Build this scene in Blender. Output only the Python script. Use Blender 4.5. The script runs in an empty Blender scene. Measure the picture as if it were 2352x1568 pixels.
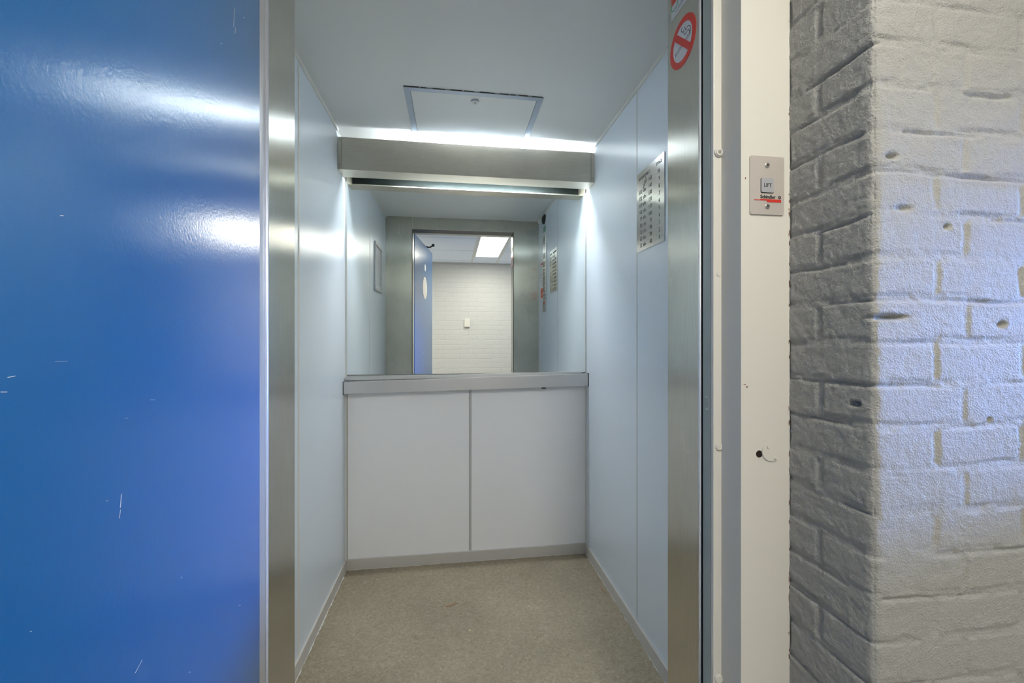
import bpy, bmesh, math, random
from mathutils import Vector, Matrix, noise
random.seed(7)
R = math.radians
scene = bpy.context.scene
col = scene.collection

# ------------------------------------------------------------------ camera, world, lights, exposure
CZ = 1.1344                                   # eye height above the cabin floor
cam_d = bpy.data.cameras.new('camera')
cam_d.sensor_fit = 'HORIZONTAL'; cam_d.sensor_width = 36.0
cam_d.lens = 966.19 / 2352 * 36
cam_d.shift_y = -7.8 / 2352
cam_d.clip_start = 0.01
cam = bpy.data.objects.new('camera', cam_d); col.objects.link(cam)
cam.location = (0, 0, CZ); cam.rotation_euler = (R(90), 0, -0.139275)
scene.camera = cam

world = bpy.data.worlds.new('world'); scene.world = world; world.use_nodes = True
wn = world.node_tree.nodes['Background']
wn.inputs['Color'].default_value = (0.45, 0.62, 1.0, 1); wn.inputs['Strength'].default_value = 0.35

scene.view_settings.view_transform = 'Standard'; scene.view_settings.look = 'None'
scene.view_settings.gamma = 1.0; scene.view_settings.use_curve_mapping = False
scene.view_settings.exposure = 0.5

TUBE_E = 420.0
PANEL_E = 21.0

def area(name, loc, target, sx, sy, power, color, spread=180):
    d = bpy.data.lights.new(name, 'AREA'); d.shape = 'RECTANGLE'; d.size = sx; d.size_y = sy
    d.energy = power; d.color = color; d.spread = R(spread)
    o = bpy.data.objects.new(name, d); col.objects.link(o); o.location = loc
    o.rotation_euler = (Vector(target) - Vector(loc)).to_track_quat('-Z', 'Y').to_euler()
    return o
# cool daylight entering through the window at the right end of the corridor
area('daylight_beam', (4.4, -0.50, 1.52), (0.85, 0.53, 1.08), 0.4, 0.10, 2.1, (0.17, 0.39, 1.0), 15)
area('daylight_sky', (2.72, -0.45, 1.5), (0.0, -0.3, 1.0), 1.1, 0.9, 3.0, (0.68, 0.83, 1.0), 150)
# light leaving the fluorescent fitting on the rear cabin wall through its lower slot
area('fixture_downlight', (0.125, 2.122, CZ + 0.815), (0.125, 1.40, 0.0), 0.78, 0.026, 5.2, (0.92, 0.97, 1.0))
# fill lights added over the corridor out of view, brightening brick and frame
area('corridor_fill', (1.75, -0.42, 2.10), (1.75, -0.42, 0), 0.28, 1.0, 4, (1.0, 0.93, 0.82))
area('corridor_fill', (-1.35, -0.42, 2.10), (-1.35, -0.42, 0), 0.28, 1.0, 20, (1.0, 0.93, 0.82))

# ------------------------------------------------------------------ measured dimensions (metres)
XL, XR = -0.5228, 0.6982
YF, D = 0.9002, 2.1528
ZC = 0.9556 + CZ
OL, OR = -0.3159, 0.4849
HD = 0.862 + CZ                               # underside of the door header
ZCC = 0.995 + CZ                              # corridor ceiling
YW = 0.530                                    # landing wall front face
YO = -1.29                                    # opposite corridor wall
CX0, CX1 = -2.4, 2.6

# ------------------------------------------------------------------ materials
def mat(name, base=(0.8, 0.8, 0.8), rough=0.5, metal=0.0, spec=0.5, coat=0.0, coat_r=0.1,
        aniso=0.0, bump=None, mottling=None, rvar=None, emit=None, estr=0.0):
    m = bpy.data.materials.new(name); m.use_nodes = True
    nt = m.node_tree; N = nt.nodes; L = nt.links
    b = N['Principled BSDF']
    b.inputs['Base Color'].default_value = (*base, 1); b.inputs['Roughness'].default_value = rough
    b.inputs['Metallic'].default_value = metal; b.inputs['Specular IOR Level'].default_value = spec
    b.inputs['Coat Weight'].default_value = coat; b.inputs['Coat Roughness'].default_value = coat_r
    if emit:
        b.inputs['Emission Color'].default_value = (*emit, 1); b.inputs['Emission Strength'].default_value = estr
    tc = N.new('ShaderNodeNewGeometry')
    def noise_node(scale, stretch=(1, 1, 1), detail=3, roughness=0.5):
        mp = N.new('ShaderNodeMapping'); mp.inputs['Scale'].default_value = stretch
        L.new(tc.outputs['Position'], mp.inputs['Vector'])
        n = N.new('ShaderNodeTexNoise'); n.inputs['Scale'].default_value = scale
        n.inputs['Detail'].default_value = detail; n.inputs['Roughness'].default_value = roughness
        L.new(mp.outputs[0], n.inputs['Vector']); return n
    if aniso:
        b.inputs['Anisotropic'].default_value = aniso
        c = N.new('ShaderNodeVectorMath'); c.operation = 'CROSS_PRODUCT'
        L.new(tc.outputs['True Normal'], c.inputs[0]); c.inputs[1].default_value = (0.001, 0.002, 1)
        L.new(c.outputs[0], b.inputs['Tangent'])
    if bump:
        sc, st, strength, dist = bump
        n = noise_node(sc, st, 2); bp = N.new('ShaderNodeBump')
        bp.inputs['Strength'].default_value = strength; bp.inputs['Distance'].default_value = dist
        L.new(n.outputs['Fac'], bp.inputs['Height']); L.new(bp.outputs[0], b.inputs['Normal'])
        if coat: L.new(bp.outputs[0], b.inputs['Coat Normal'])
    if mottling:
        sc, st, lo, hi = mottling
        n = noise_node(sc, st, 5, 0.6); r = N.new('ShaderNodeValToRGB')
        r.color_ramp.elements[0].position = 0.3; r.color_ramp.elements[1].position = 0.7
        r.color_ramp.elements[0].color = (*lo, 1); r.color_ramp.elements[1].color = (*hi, 1)
        L.new(n.outputs['Fac'], r.inputs[0]); L.new(r.outputs[0], b.inputs['Base Color'])
    if rvar:
        sc, st, lo, hi = rvar
        n = noise_node(sc, st, 4, 0.6); mr = N.new('ShaderNodeMapRange')
        mr.inputs['From Min'].default_value = 0.3; mr.inputs['From Max'].default_value = 0.7
        mr.inputs['To Min'].default_value = lo; mr.inputs['To Max'].default_value = hi
        L.new(n.outputs['Fac'], mr.inputs[0]); L.new(mr.outputs[0], b.inputs['Roughness'])
    return m

def steel(name, base, r0, r1, an, vertical=True):
    st = (60, 60, 2.5) if vertical else (2.5, 60, 60)
    m = mat(name, base, (r0 + r1) / 2, 1.0, aniso=an)
    nt = m.node_tree; N = nt.nodes; L = nt.links; b = N['Principled BSDF']
    # fine wear scratches and smudges in the colour
    g = N['Geometry']
    n = N.new('ShaderNodeTexNoise'); n.inputs['Scale'].default_value = 5; n.inputs['Detail'].default_value = 6
    n.inputs['Roughness'].default_value = 0.65; L.new(g.outputs['Position'], n.inputs['Vector'])
    r = N.new('ShaderNodeValToRGB'); r.color_ramp.elements[0].position = 0.35; r.color_ramp.elements[1].position = 0.65
    r.color_ramp.elements[0].color = (*[c * 0.95 for c in base], 1); r.color_ramp.elements[1].color = (*[min(1, c * 1.03) for c in base], 1)
    L.new(n.outputs['Fac'], r.inputs[0])
    mp = N.new('ShaderNodeMapping'); mp.inputs['Scale'].default_value = (1, 1, 0.02) if vertical else (0.02, 1, 1)
    L.new(g.outputs['Position'], mp.inputs['Vector'])
    gn = N.new('ShaderNodeTexNoise'); gn.inputs['Scale'].default_value = 900; gn.inputs['Detail'].default_value = 2
    L.new(mp.outputs[0], gn.inputs['Vector'])
    mr = N.new('ShaderNodeMapRange'); mr.inputs['From Min'].default_value = 0.3; mr.inputs['From Max'].default_value = 0.7
    mr.inputs['To Min'].default_value = 0.92; mr.inputs['To Max'].default_value = 1.05
    L.new(gn.outputs['Fac'], mr.inputs[0])
    # long fine scratches: thin iso-lines of a slanted stretched noise
    mp2 = N.new('ShaderNodeMapping'); mp2.inputs['Rotation'].default_value = (0.9, 0.4, 0.3); mp2.inputs['Scale'].default_value = (1, 1, 0.25)
    L.new(g.outputs['Position'], mp2.inputs['Vector'])
    sn = N.new('ShaderNodeTexNoise'); sn.inputs['Scale'].default_value = 9; sn.inputs['Detail'].default_value = 1; L.new(mp2.outputs[0], sn.inputs['Vector'])
    sb = N.new('ShaderNodeMath'); sb.operation = 'SUBTRACT'; sb.inputs[1].default_value = 0.56; L.new(sn.outputs['Fac'], sb.inputs[0])
    ab = N.new('ShaderNodeMath'); ab.operation = 'ABSOLUTE'; L.new(sb.outputs[0], ab.inputs[0])
    lt = N.new('ShaderNodeMath'); lt.operation = 'LESS_THAN'; lt.inputs[1].default_value = 0.0007; L.new(ab.outputs[0], lt.inputs[0])
    sc = N.new('ShaderNodeMath'); sc.operation = 'MULTIPLY_ADD'; sc.inputs[1].default_value = 0.22; L.new(lt.outputs[0], sc.inputs[0]); L.new(mr.outputs[0], sc.inputs[2])
    vm = N.new('ShaderNodeVectorMath'); vm.operation = 'SCALE'; L.new(r.outputs[0], vm.inputs[0]); L.new(sc.outputs[0], vm.inputs['Scale'])
    L.new(vm.outputs[0], b.inputs['Base Color'])
    return m

M = {}
M['steel'] = steel('brushed_stainless_steel', (0.60, 0.59, 0.53), 0.22, 0.25, 0.85)
M['steel_flat'] = steel('satin_stainless_steel', (0.62, 0.585, 0.50), 0.42, 0.52, 0.2, False)
M['steel_dark'] = mat('dark_steel', (0.10, 0.085, 0.07), 0.35, 0.9)
M['alu'] = mat('anodised_aluminium', (0.66, 0.65, 0.65), 0.42, 0.75, rvar=(8, (1, 60, 60), 0.36, 0.48))
M['alu_trim'] = mat('aluminium_trim', (0.62, 0.63, 0.62), 0.38, 0.6)
M['edging'] = mat('hatch_edging_aluminium', (0.50, 0.58, 0.68), 0.3, 0.5)
M['alu_bright'] = mat('bright_aluminium', (0.70, 0.74, 0.80), 0.32, 0.6)
M['sign'] = mat('sign_plate_steel', (0.66, 0.66, 0.65), 0.2, 1.0, rvar=(6, (40, 1, 60), 0.16, 0.24))
M['wall'] = mat('pale_blue_laminate', (0.74, 0.82, 0.90), 0.30, spec=0.5, aniso=0.7, coat=0.42, coat_r=0.20,
                bump=(900, (1, 1, 1), 0.06, 0.0004))
M['wall_white'] = mat('white_laminate', (0.93, 0.935, 0.95), 0.38, spec=0.4, bump=(900, (1, 1, 1), 0.06, 0.0004))
M['ceil'] = mat('cabin_ceiling_paint', (0.72, 0.73, 0.72), 0.42, spec=0.4, bump=(700, (1, 1, 1), 0.05, 0.0004))
M['base'] = mat('taupe_skirting', (0.58, 0.56, 0.52), 0.45)
M['glaze'] = mat('light_sealant', (0.72, 0.72, 0.68), 0.5)
M['joint'] = mat('grey_joint_strip', (0.52, 0.53, 0.52), 0.45)
M['mirror'] = mat('silvered_mirror_glass', (0.88, 0.915, 0.90), 0.0, 1.0)
M['black'] = mat('black_gap_sheet', (0.008, 0.007, 0.006), 0.7)
M['rubber'] = mat('black_plastic', (0.02, 0.02, 0.02), 0.5)
M['ink'] = mat('black_engraving', (0.015, 0.015, 0.015), 0.6)
M['ink_grey'] = mat('grey_print', (0.25, 0.26, 0.28), 0.6)
M['blue'] = mat('blue_door_enamel', (0.001, 0.102, 0.29), 0.34, spec=0.05, coat=0.9, coat_r=0.19,
                bump=(260, (1, 1, 1), 0.08, 0.0016))
M['blue'].node_tree.nodes['Principled BSDF'].inputs['Coat IOR'].default_value = 1.5
M['blue_back'] = mat('blue_enamel_outer', (0.012, 0.10, 0.34), 0.4)
M['frame'] = mat('cream_frame_enamel', (0.60, 0.58, 0.52), 0.40, spec=0.4, bump=(420, (1, 1, 1), 0.12, 0.0006))
M['framegrey'] = mat('blue_grey_frame_enamel', (0.34, 0.39, 0.36), 0.33, spec=0.5, bump=(420, (1, 1, 1), 0.12, 0.0006))
M['rust'] = mat('rusty_chip', (0.16, 0.055, 0.025), 0.8)
M['chip'] = mat('dark_blue_chip', (0.03, 0.07, 0.12), 0.6)
M['hole'] = mat('dark_hole', (0.01, 0.004, 0.002), 0.9)
M['red'] = mat('red_sticker', (0.60, 0.035, 0.02), 0.45)
M['paper'] = mat('white_sticker', (0.62, 0.63, 0.66), 0.45)
M['green'] = mat('green_sticker', (0.02, 0.30, 0.12), 0.45)
M['lime'] = mat('lime_print', (0.35, 0.50, 0.05), 0.5)
M['glassy'] = mat('display_glass', (0.015, 0.018, 0.02), 0.12)
M['button'] = mat('steel_button', (0.55, 0.54, 0.52), 0.3, 1.0)
M['callplate'] = mat('call_plate_steel', (0.60, 0.55, 0.50), 0.40, 0.45, rvar=(7, (60, 60, 1.5), 0.3, 0.42))
M['callbtn'] = mat('call_button_steel', (0.52, 0.52, 0.55), 0.35, 0.5)
M['screw'] = mat('screw_metal', (0.70, 0.68, 0.64), 0.28, 1.0)
M['tile'] = mat('corridor_ceiling_tile', (0.78, 0.86, 1.0), 0.8, bump=(500, (1, 1, 1), 0.2, 0.001))
M['grid'] = mat('ceiling_grid', (0.70, 0.71, 0.72), 0.5)
M['white_plastic'] = mat('white_plastic', (0.70, 0.68, 0.62), 0.45)
M['tube'] = mat('fluorescent_tube', (1, 1, 1), 0.5, emit=(0.91, 0.97, 1.0), estr=TUBE_E)
M['led'] = mat('led_diffuser', (1, 1, 1), 0.5, emit=(1.0, 0.95, 0.84), estr=PANEL_E)
M['tubecap'] = mat('tube_cap', (0.7, 0.7, 0.7), 0.3, 1.0)
M['box_dark'] = mat('near_black_lining', (0.010, 0.014, 0.014), 0.7, spec=0.2)  # near-black, so the box interior stays dark despite the tube
M['wood'] = mat('wood_splinter', (0.45, 0.22, 0.09), 0.7)
M['crumb'] = mat('yellow_crumb', (0.75, 0.62, 0.32), 0.7)
M['crumb_white'] = mat('white_crumb', (0.8, 0.8, 0.75), 0.7)

def glass_mat():
    m = bpy.data.materials.new('clear_glass'); m.use_nodes = True
    b = m.node_tree.nodes['Principled BSDF']
    b.inputs['Base Color'].default_value = (0.9, 0.95, 0.93, 1); b.inputs['Roughness'].default_value = 0.0
    b.inputs['Transmission Weight'].default_value = 1.0; b.inputs['IOR'].default_value = 1.01
    return m
M['glass'] = glass_mat()

def lino_mat():
    m = mat('marbled_linoleum', rough=0.5, spec=0.35)
    nt = m.node_tree; N = nt.nodes; L = nt.links; b = N['Principled BSDF']; g = N['Geometry']
    # distorted coordinates give the swirling flecks
    n0 = N.new('ShaderNodeTexNoise'); n0.inputs['Scale'].default_value = 30; n0.inputs['Detail'].default_value = 4
    L.new(g.outputs['Position'], n0.inputs['Vector'])
    sub = N.new('ShaderNodeVectorMath'); sub.operation = 'SUBTRACT'; L.new(n0.outputs['Color'], sub.inputs[0]); sub.inputs[1].default_value = (0.5, 0.5, 0.5)
    sc = N.new('ShaderNodeVectorMath'); sc.operation = 'SCALE'; L.new(sub.outputs[0], sc.inputs[0]); sc.inputs['Scale'].default_value = 0.07
    ad = N.new('ShaderNodeVectorMath'); ad.operation = 'ADD'; L.new(g.outputs['Position'], ad.inputs[0]); L.new(sc.outputs[0], ad.inputs[1])
    mp = N.new('ShaderNodeMapping'); mp.inputs['Scale'].default_value = (1.0, 1.6, 1); mp.inputs['Rotation'].default_value = (0, 0, 0.4)
    L.new(ad.outputs[0], mp.inputs['Vector'])
    n1 = N.new('ShaderNodeTexNoise'); n1.inputs['Scale'].default_value = 75; n1.inputs['Detail'].default_value = 5; n1.inputs['Roughness'].default_value = 0.62
    L.new(mp.outputs[0], n1.inputs['Vector'])
    r1 = N.new('ShaderNodeValToRGB'); e = r1.color_ramp.elements
    e[0].position = 0.30; e[0].color = (0.235, 0.195, 0.135, 1); e[1].position = 0.72; e[1].color = (0.42, 0.36, 0.265, 1)
    x = e.new(0.5); x.color = (0.315, 0.268, 0.194, 1)
    L.new(n1.outputs['Fac'], r1.inputs[0])
    n2 = N.new('ShaderNodeTexNoise'); n2.inputs['Scale'].default_value = 3.2; n2.inputs['Detail'].default_value = 3
    L.new(g.outputs['Position'], n2.inputs['Vector'])
    mr = N.new('ShaderNodeMapRange'); mr.inputs['From Min'].default_value = 0.3; mr.inputs['From Max'].default_value = 0.7
    mr.inputs['To Min'].default_value = 0.86; mr.inputs['To Max'].default_value = 1.10
    L.new(n2.outputs['Fac'], mr.inputs[0])
    mul = N.new('ShaderNodeVectorMath'); mul.operation = 'SCALE'; L.new(r1.outputs[0], mul.inputs[0]); L.new(mr.outputs[0], mul.inputs['Scale'])
    L.new(mul.outputs[0], b.inputs['Base Color'])
    bp = N.new('ShaderNodeBump'); bp.inputs['Strength'].default_value = 0.15; bp.inputs['Distance'].default_value = 0.001
    L.new(n1.outputs['Fac'], bp.inputs['Height']); L.new(bp.outputs[0], b.inputs['Normal'])
    return m
M['lino'] = lino_mat()

def brick_near_mat():
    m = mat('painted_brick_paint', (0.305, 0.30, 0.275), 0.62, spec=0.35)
    nt = m.node_tree; N = nt.nodes; L = nt.links; b = N['Principled BSDF']; g = N['Geometry']
    n1 = N.new('ShaderNodeTexNoise'); n1.inputs['Scale'].default_value = 330; n1.inputs['Detail'].default_value = 3; n1.inputs['Roughness'].default_value = 0.6
    n2 = N.new('ShaderNodeTexNoise'); n2.inputs['Scale'].default_value = 90; n2.inputs['Detail'].default_value = 3
    for n in (n1, n2): L.new(g.outputs['Position'], n.inputs['Vector'])
    b1 = N.new('ShaderNodeBump'); b1.inputs['Strength'].default_value = 0.8; b1.inputs['Distance'].default_value = 0.0028
    b2 = N.new('ShaderNodeBump'); b2.inputs['Strength'].default_value = 0.30; b2.inputs['Distance'].default_value = 0.004
    L.new(n1.outputs['Fac'], b1.inputs['Height']); L.new(n2.outputs['Fac'], b2.inputs['Height'])
    L.new(b2.outputs[0], b1.inputs['Normal']); L.new(b1.outputs[0], b.inputs['Normal'])
    return m
M['brick'] = brick_near_mat()

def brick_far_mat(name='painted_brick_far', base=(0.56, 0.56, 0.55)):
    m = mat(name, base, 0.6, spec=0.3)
    nt = m.node_tree; N = nt.nodes; L = nt.links; b = N['Principled BSDF']; g = N['Geometry']
    sep = N.new('ShaderNodeSeparateXYZ'); cmb = N.new('ShaderNodeCombineXYZ')
    nz = N.new('ShaderNodeTexNoise'); nz.inputs['Scale'].default_value = 6; nz.inputs['Detail'].default_value = 3
    L.new(g.outputs['Position'], nz.inputs['Vector'])
    sc = N.new('ShaderNodeVectorMath'); sc.operation = 'SCALE'; sc.inputs['Scale'].default_value = 0.03
    L.new(nz.outputs['Color'], sc.inputs[0])
    ad = N.new('ShaderNodeVectorMath'); ad.operation = 'ADD'; L.new(g.outputs['Position'], ad.inputs[0]); L.new(sc.outputs[0], ad.inputs[1])
    L.new(ad.outputs[0], sep.inputs[0]); L.new(sep.outputs['X'], cmb.inputs['X']); L.new(sep.outputs['Z'], cmb.inputs['Y'])
    br = N.new('ShaderNodeTexBrick'); br.inputs['Scale'].default_value = 1.0
    br.inputs['Brick Width'].default_value = 0.213; br.inputs['Row Height'].default_value = 0.0625
    br.inputs['Mortar Size'].default_value = 0.007; br.inputs['Mortar Smooth'].default_value = 1.0
    br.offset = 0.5
    L.new(cmb.outputs[0], br.inputs['Vector'])
    inv = N.new('ShaderNodeMath'); inv.operation = 'SUBTRACT'; inv.inputs[0].default_value = 1; L.new(br.outputs['Fac'], inv.inputs[1])
    n2 = N.new('ShaderNodeTexNoise'); n2.inputs['Scale'].default_value = 60; n2.inputs['Detail'].default_value = 4
    L.new(g.outputs['Position'], n2.inputs['Vector'])
    mm = N.new('ShaderNodeMath'); mm.operation = 'MULTIPLY_ADD'; mm.inputs[1].default_value = 0.35; L.new(n2.outputs['Fac'], mm.inputs[0]); L.new(inv.outputs[0], mm.inputs[2])
    bp = N.new('ShaderNodeBump'); bp.inputs['Strength'].default_value = 0.45; bp.inputs['Distance'].default_value = 0.004
    L.new(mm.outputs[0], bp.inputs['Height']); L.new(bp.outputs[0], b.inputs['Normal'])
    return m
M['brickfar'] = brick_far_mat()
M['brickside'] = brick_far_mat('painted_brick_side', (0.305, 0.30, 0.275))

def chipped_mat():
    m = mat('chipped_edge_paint', (0.78, 0.78, 0.76), 0.25, 0.6)
    nt = m.node_tree; N = nt.nodes; L = nt.links; b = N['Principled BSDF']; g = N['Geometry']
    mp = N.new('ShaderNodeMapping'); mp.inputs['Scale'].default_value = (8, 8, 1); L.new(g.outputs['Position'], mp.inputs['Vector'])
    n = N.new('ShaderNodeTexNoise'); n.inputs['Scale'].default_value = 16; n.inputs['Detail'].default_value = 5; n.inputs['Roughness'].default_value = 0.7
    L.new(mp.outputs[0], n.inputs['Vector'])
    r = N.new('ShaderNodeValToRGB'); r.color_ramp.interpolation = 'CONSTANT'
    r.color_ramp.elements[0].color = (0.80, 0.80, 0.78, 1); r.color_ramp.elements[1].position = 0.54; r.color_ramp.elements[1].color = (0.04, 0.09, 0.14, 1)
    L.new(n.outputs['Fac'], r.inputs[0]); L.new(r.outputs[0], b.inputs['Base Color'])
    return m
M['chipped'] = chipped_mat()

# ------------------------------------------------------------------ builders
def add_box(bm, x0, x1, y0, y1, z0, z1, bev=0.0, seg=2):
    r = bmesh.ops.create_cube(bm, size=1.0)
    for v in r['verts']:
        v.co = Vector(((x0 + x1) / 2 + v.co.x * (x1 - x0), (y0 + y1) / 2 + v.co.y * (y1 - y0), (z0 + z1) / 2 + v.co.z * (z1 - z0)))
    if bev:
        vs = set(r['verts']); es = [e for e in bm.edges if e.verts[0] in vs and e.verts[1] in vs]
        bmesh.ops.bevel(bm, geom=es, offset=bev, segments=seg, affect='EDGES', profile=0.5)
    return bm

AX = {'X': Matrix.Rotation(R(90), 4, 'Y'), 'Y': Matrix.Rotation(R(90), 4, 'X'), 'Z': Matrix.Identity(4)}
def add_cyl(bm, c, r, h, axis='Z', seg=32, r2=None, bev=0.0):
    q = bmesh.ops.create_cone(bm, cap_ends=True, segments=seg, radius1=r, radius2=r if r2 is None else r2, depth=h,
                              matrix=Matrix.Translation(c) @ AX[axis])
    if bev:
        vs = set(q['verts'])
        es = [e for e in bm.edges if e.verts[0] in vs and e.verts[1] in vs and len(e.link_faces) == 2 and any(len(f.verts) > 4 for f in e.link_faces)]
        bmesh.ops.bevel(bm, geom=es, offset=bev, segments=2, affect='EDGES')
    return bm

def add_prism(bm, pts, axis, a0, a1):
    """closed outline (list of 2-D points) extruded along an axis. X: pts=(y,z)  Y: pts=(x,z)  Z: pts=(x,y)"""
    def P(p, a):
        return {'X': (a, p[0], p[1]), 'Y': (p[0], a, p[1]), 'Z': (p[0], p[1], a)}[axis]
    A = [bm.verts.new(P(p, a0)) for p in pts]; B = [bm.verts.new(P(p, a1)) for p in pts]
    fs = [bm.faces.new(A), bm.faces.new(B[::-1])]
    n = len(pts)
    for i in range(n): fs.append(bm.faces.new((A[i], B[i], B[(i + 1) % n], A[(i + 1) % n])))
    bmesh.ops.recalc_face_normals(bm, faces=fs)
    return bm

def obj(name, bm, m, parent=None, smooth=False):
    me = bpy.data.meshes.new(name)
    bmesh.ops.recalc_face_normals(bm, faces=bm.faces[:])
    bm.to_mesh(me); bm.free()
    me.materials.append(M[m] if isinstance(m, str) else m)
    if smooth:
        for p in me.polygons: p.use_smooth = True
    o = bpy.data.objects.new(name, me); col.objects.link(o)
    if parent is not None:
        o.parent = parent
        o.matrix_parent_inverse = Matrix.Translation(parent.location).inverted() if parent.type == 'EMPTY' else Matrix.Identity(4)
    return o

def box(name, m, x0, x1, y0, y1, z0, z1, parent=None, bev=0.0):
    return obj(name, add_box(bmesh.new(), x0, x1, y0, y1, z0, z1, bev), m, parent)

def tag(o, label=None, cat=None, group=None, kind=None):
    if label: o['label'] = label
    if cat: o['category'] = cat
    if group: o['group'] = group
    if kind: o['kind'] = kind
    return o

def struct(o, label=None, cat=None):
    o['kind'] = 'structure'
    if label: o['label'] = label
    if cat: o['category'] = cat
    return o

def thing(name, loc, label, cat, group=None):
    o = bpy.data.objects.new(name, None); col.objects.link(o); o.location = loc; o.empty_display_size = 0.05
    bpy.context.view_layer.update()
    return tag(o, label, cat, group)

def text_bm(bm, s, size, origin, right, up, align='LEFT', extr=0.0004, xscale=1.0, bold=0.0):
    """adds lettering to bm: origin = baseline start, right/up = world directions"""
    c = bpy.data.curves.new('lettering', 'FONT'); c.body = s; c.size = size; c.align_x = align; c.extrude = extr
    c.offset = bold; c.resolution_u = 3
    t = bpy.data.objects.new('lettering', c); col.objects.link(t)
    bpy.context.view_layer.update()
    dg = bpy.context.evaluated_depsgraph_get()
    me = bpy.data.meshes.new_from_object(t.evaluated_get(dg))
    right = Vector(right); up = Vector(up); nrm = right.cross(up)
    mw = Matrix(((right.x, up.x, nrm.x, origin[0]), (right.y, up.y, nrm.y, origin[1]), (right.z, up.z, nrm.z, origin[2]), (0, 0, 0, 1)))
    me.transform(mw @ Matrix.Diagonal((xscale, 1, 1, 1)))
    bm.from_mesh(me)
    bpy.data.objects.remove(t); bpy.data.curves.remove(c); bpy.data.meshes.remove(me)
    return bm

def stroke(bm, pts, w, place, d0=0.0, d1=0.0006):
    """a ribbon of width w along 2-D points; place(a, b, depth) -> world"""
    for i in range(len(pts) - 1):
        a = Vector(pts[i]); b = Vector(pts[i + 1]); t = (b - a)
        if t.length < 1e-7: continue
        t.normalize(); n = Vector((-t.y, t.x)) * w / 2; e = t * w * 0.25
        q = [a - e + n, a - e - n, b + e - n, b + e + n]
        vs = [bm.verts.new(place(p.x, p.y, d1)) for p in q]; us = [bm.verts.new(place(p.x, p.y, d0)) for p in q]
        bm.faces.new(vs); bm.faces.new(us[::-1])
        for k in range(4): bm.faces.new((vs[k], us[k], us[(k + 1) % 4], vs[(k + 1) % 4]))
    return bm

def poly(bm, pts, place, d0=0.0, d1=0.0006):
    vs = [bm.verts.new(place(p[0], p[1], d1)) for p in pts]; us = [bm.verts.new(place(p[0], p[1], d0)) for p in pts]
    bm.faces.new(vs); bm.faces.new(us[::-1]); n = len(pts)
    for k in range(n): bm.faces.new((vs[k], us[k], us[(k + 1) % n], vs[(k + 1) % n]))
    return bm

def rrect(w, h, r, n=6):
    out = []
    for cx, cy, a0 in ((w / 2 - r, h / 2 - r, 0), (-w / 2 + r, h / 2 - r, 90), (-w / 2 + r, -h / 2 + r, 180), (w / 2 - r, -h / 2 + r, 270)):
        for i in range(n + 1):
            a = R(a0 + 90 * i / n); out.append((cx + r * math.cos(a), cy + r * math.sin(a)))
    return out

# ================================================================== THE CABIN SHELL
T = 0.03
struct(box('floor', 'lino', XL, XR, YF - 0.02, D, -0.02, 0.0), 'marbled grey-brown linoleum floor of the lift cabin', 'floor')
struct(box('ceiling', 'ceil', XL - T, XR + T, YF - 0.03, D + T, ZC, ZC + 0.02), 'plain grey-white painted ceiling of the lift cabin', 'ceiling')

wl = struct(box('wall_left', 'joint', XL - T, XL - 0.002, YF, D + T, 0, ZC), 'left cabin wall of pale blue panels', 'wall')
box('wall_panel', 'wall', XL - 0.004, XL, YF, 1.517, 0.0, ZC - 0.014, wl)
box('wall_panel', 'wall', XL - 0.004, XL, 1.533, D, 0.0, ZC - 0.014, wl)
box('joint_strip', 'glaze', XL - 0.003, XL + 0.0012, 1.519, 1.531, 0.0, ZC - 0.014, wl, 0.0004)
wr = struct(box('wall_right', 'joint', XR + 0.002, XR + T, YF, D + T, 0, ZC), 'right cabin wall of pale blue panels', 'wall')
box('wall_panel', 'wall', XR, XR + 0.004, YF, 1.5265, 0.0, ZC - 0.014, wr)
box('wall_panel', 'wall', XR, XR + 0.004, 1.5345, D, 0.0, ZC - 0.014, wr)
box('joint_strip', 'joint', XR - 0.0006, XR + 0.003, 1.5275, 1.5335, 0.0, ZC - 0.014, wr)
wb = struct(box('wall_back', 'joint', XL, XR, D + 0.003, D + T, 0, ZC), 'rear cabin wall with white lower panels below the mirror', 'wall')
box('wall_panel', 'wall_white', XL + 0.012, 0.0805, D, D + 0.005, 0.0, 0.93, wb)
box('wall_panel', 'wall_white', 0.0925, XR - 0.006, D, D + 0.005, 0.0, 0.93, wb)
box('joint_strip', 'joint', 0.0815, 0.0915, D - 0.0015, D + 0.003, 0.0, 0.93, wb, 0.0004)
box('upper_panel', 'wall', XL, XR, D, D + 0.005, 1.93, ZC, wb)

# corner and cornice trims
struct(box('trim_1', 'glaze', XL, XL + 0.006, YF, 2.012, ZC - 0.014, ZC), 'light strip where left cabin wall meets ceiling', 'trim')
struct(box('trim_2', 'glaze', XR - 0.006, XR, YF, 2.012, ZC - 0.014, ZC), 'light strip where right cabin wall meets ceiling', 'trim')
struct(box('trim_3', 'glaze', XL, XL + 0.009, D - 0.006, D, 0.05, 1.90), 'light upright strip in left rear cabin corner', 'trim')
struct(box('trim_4', 'glaze', XR - 0.006, XR, D - 0.008, D, 0.05, 1.90), 'light upright strip in right rear cabin corner', 'trim')

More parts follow.
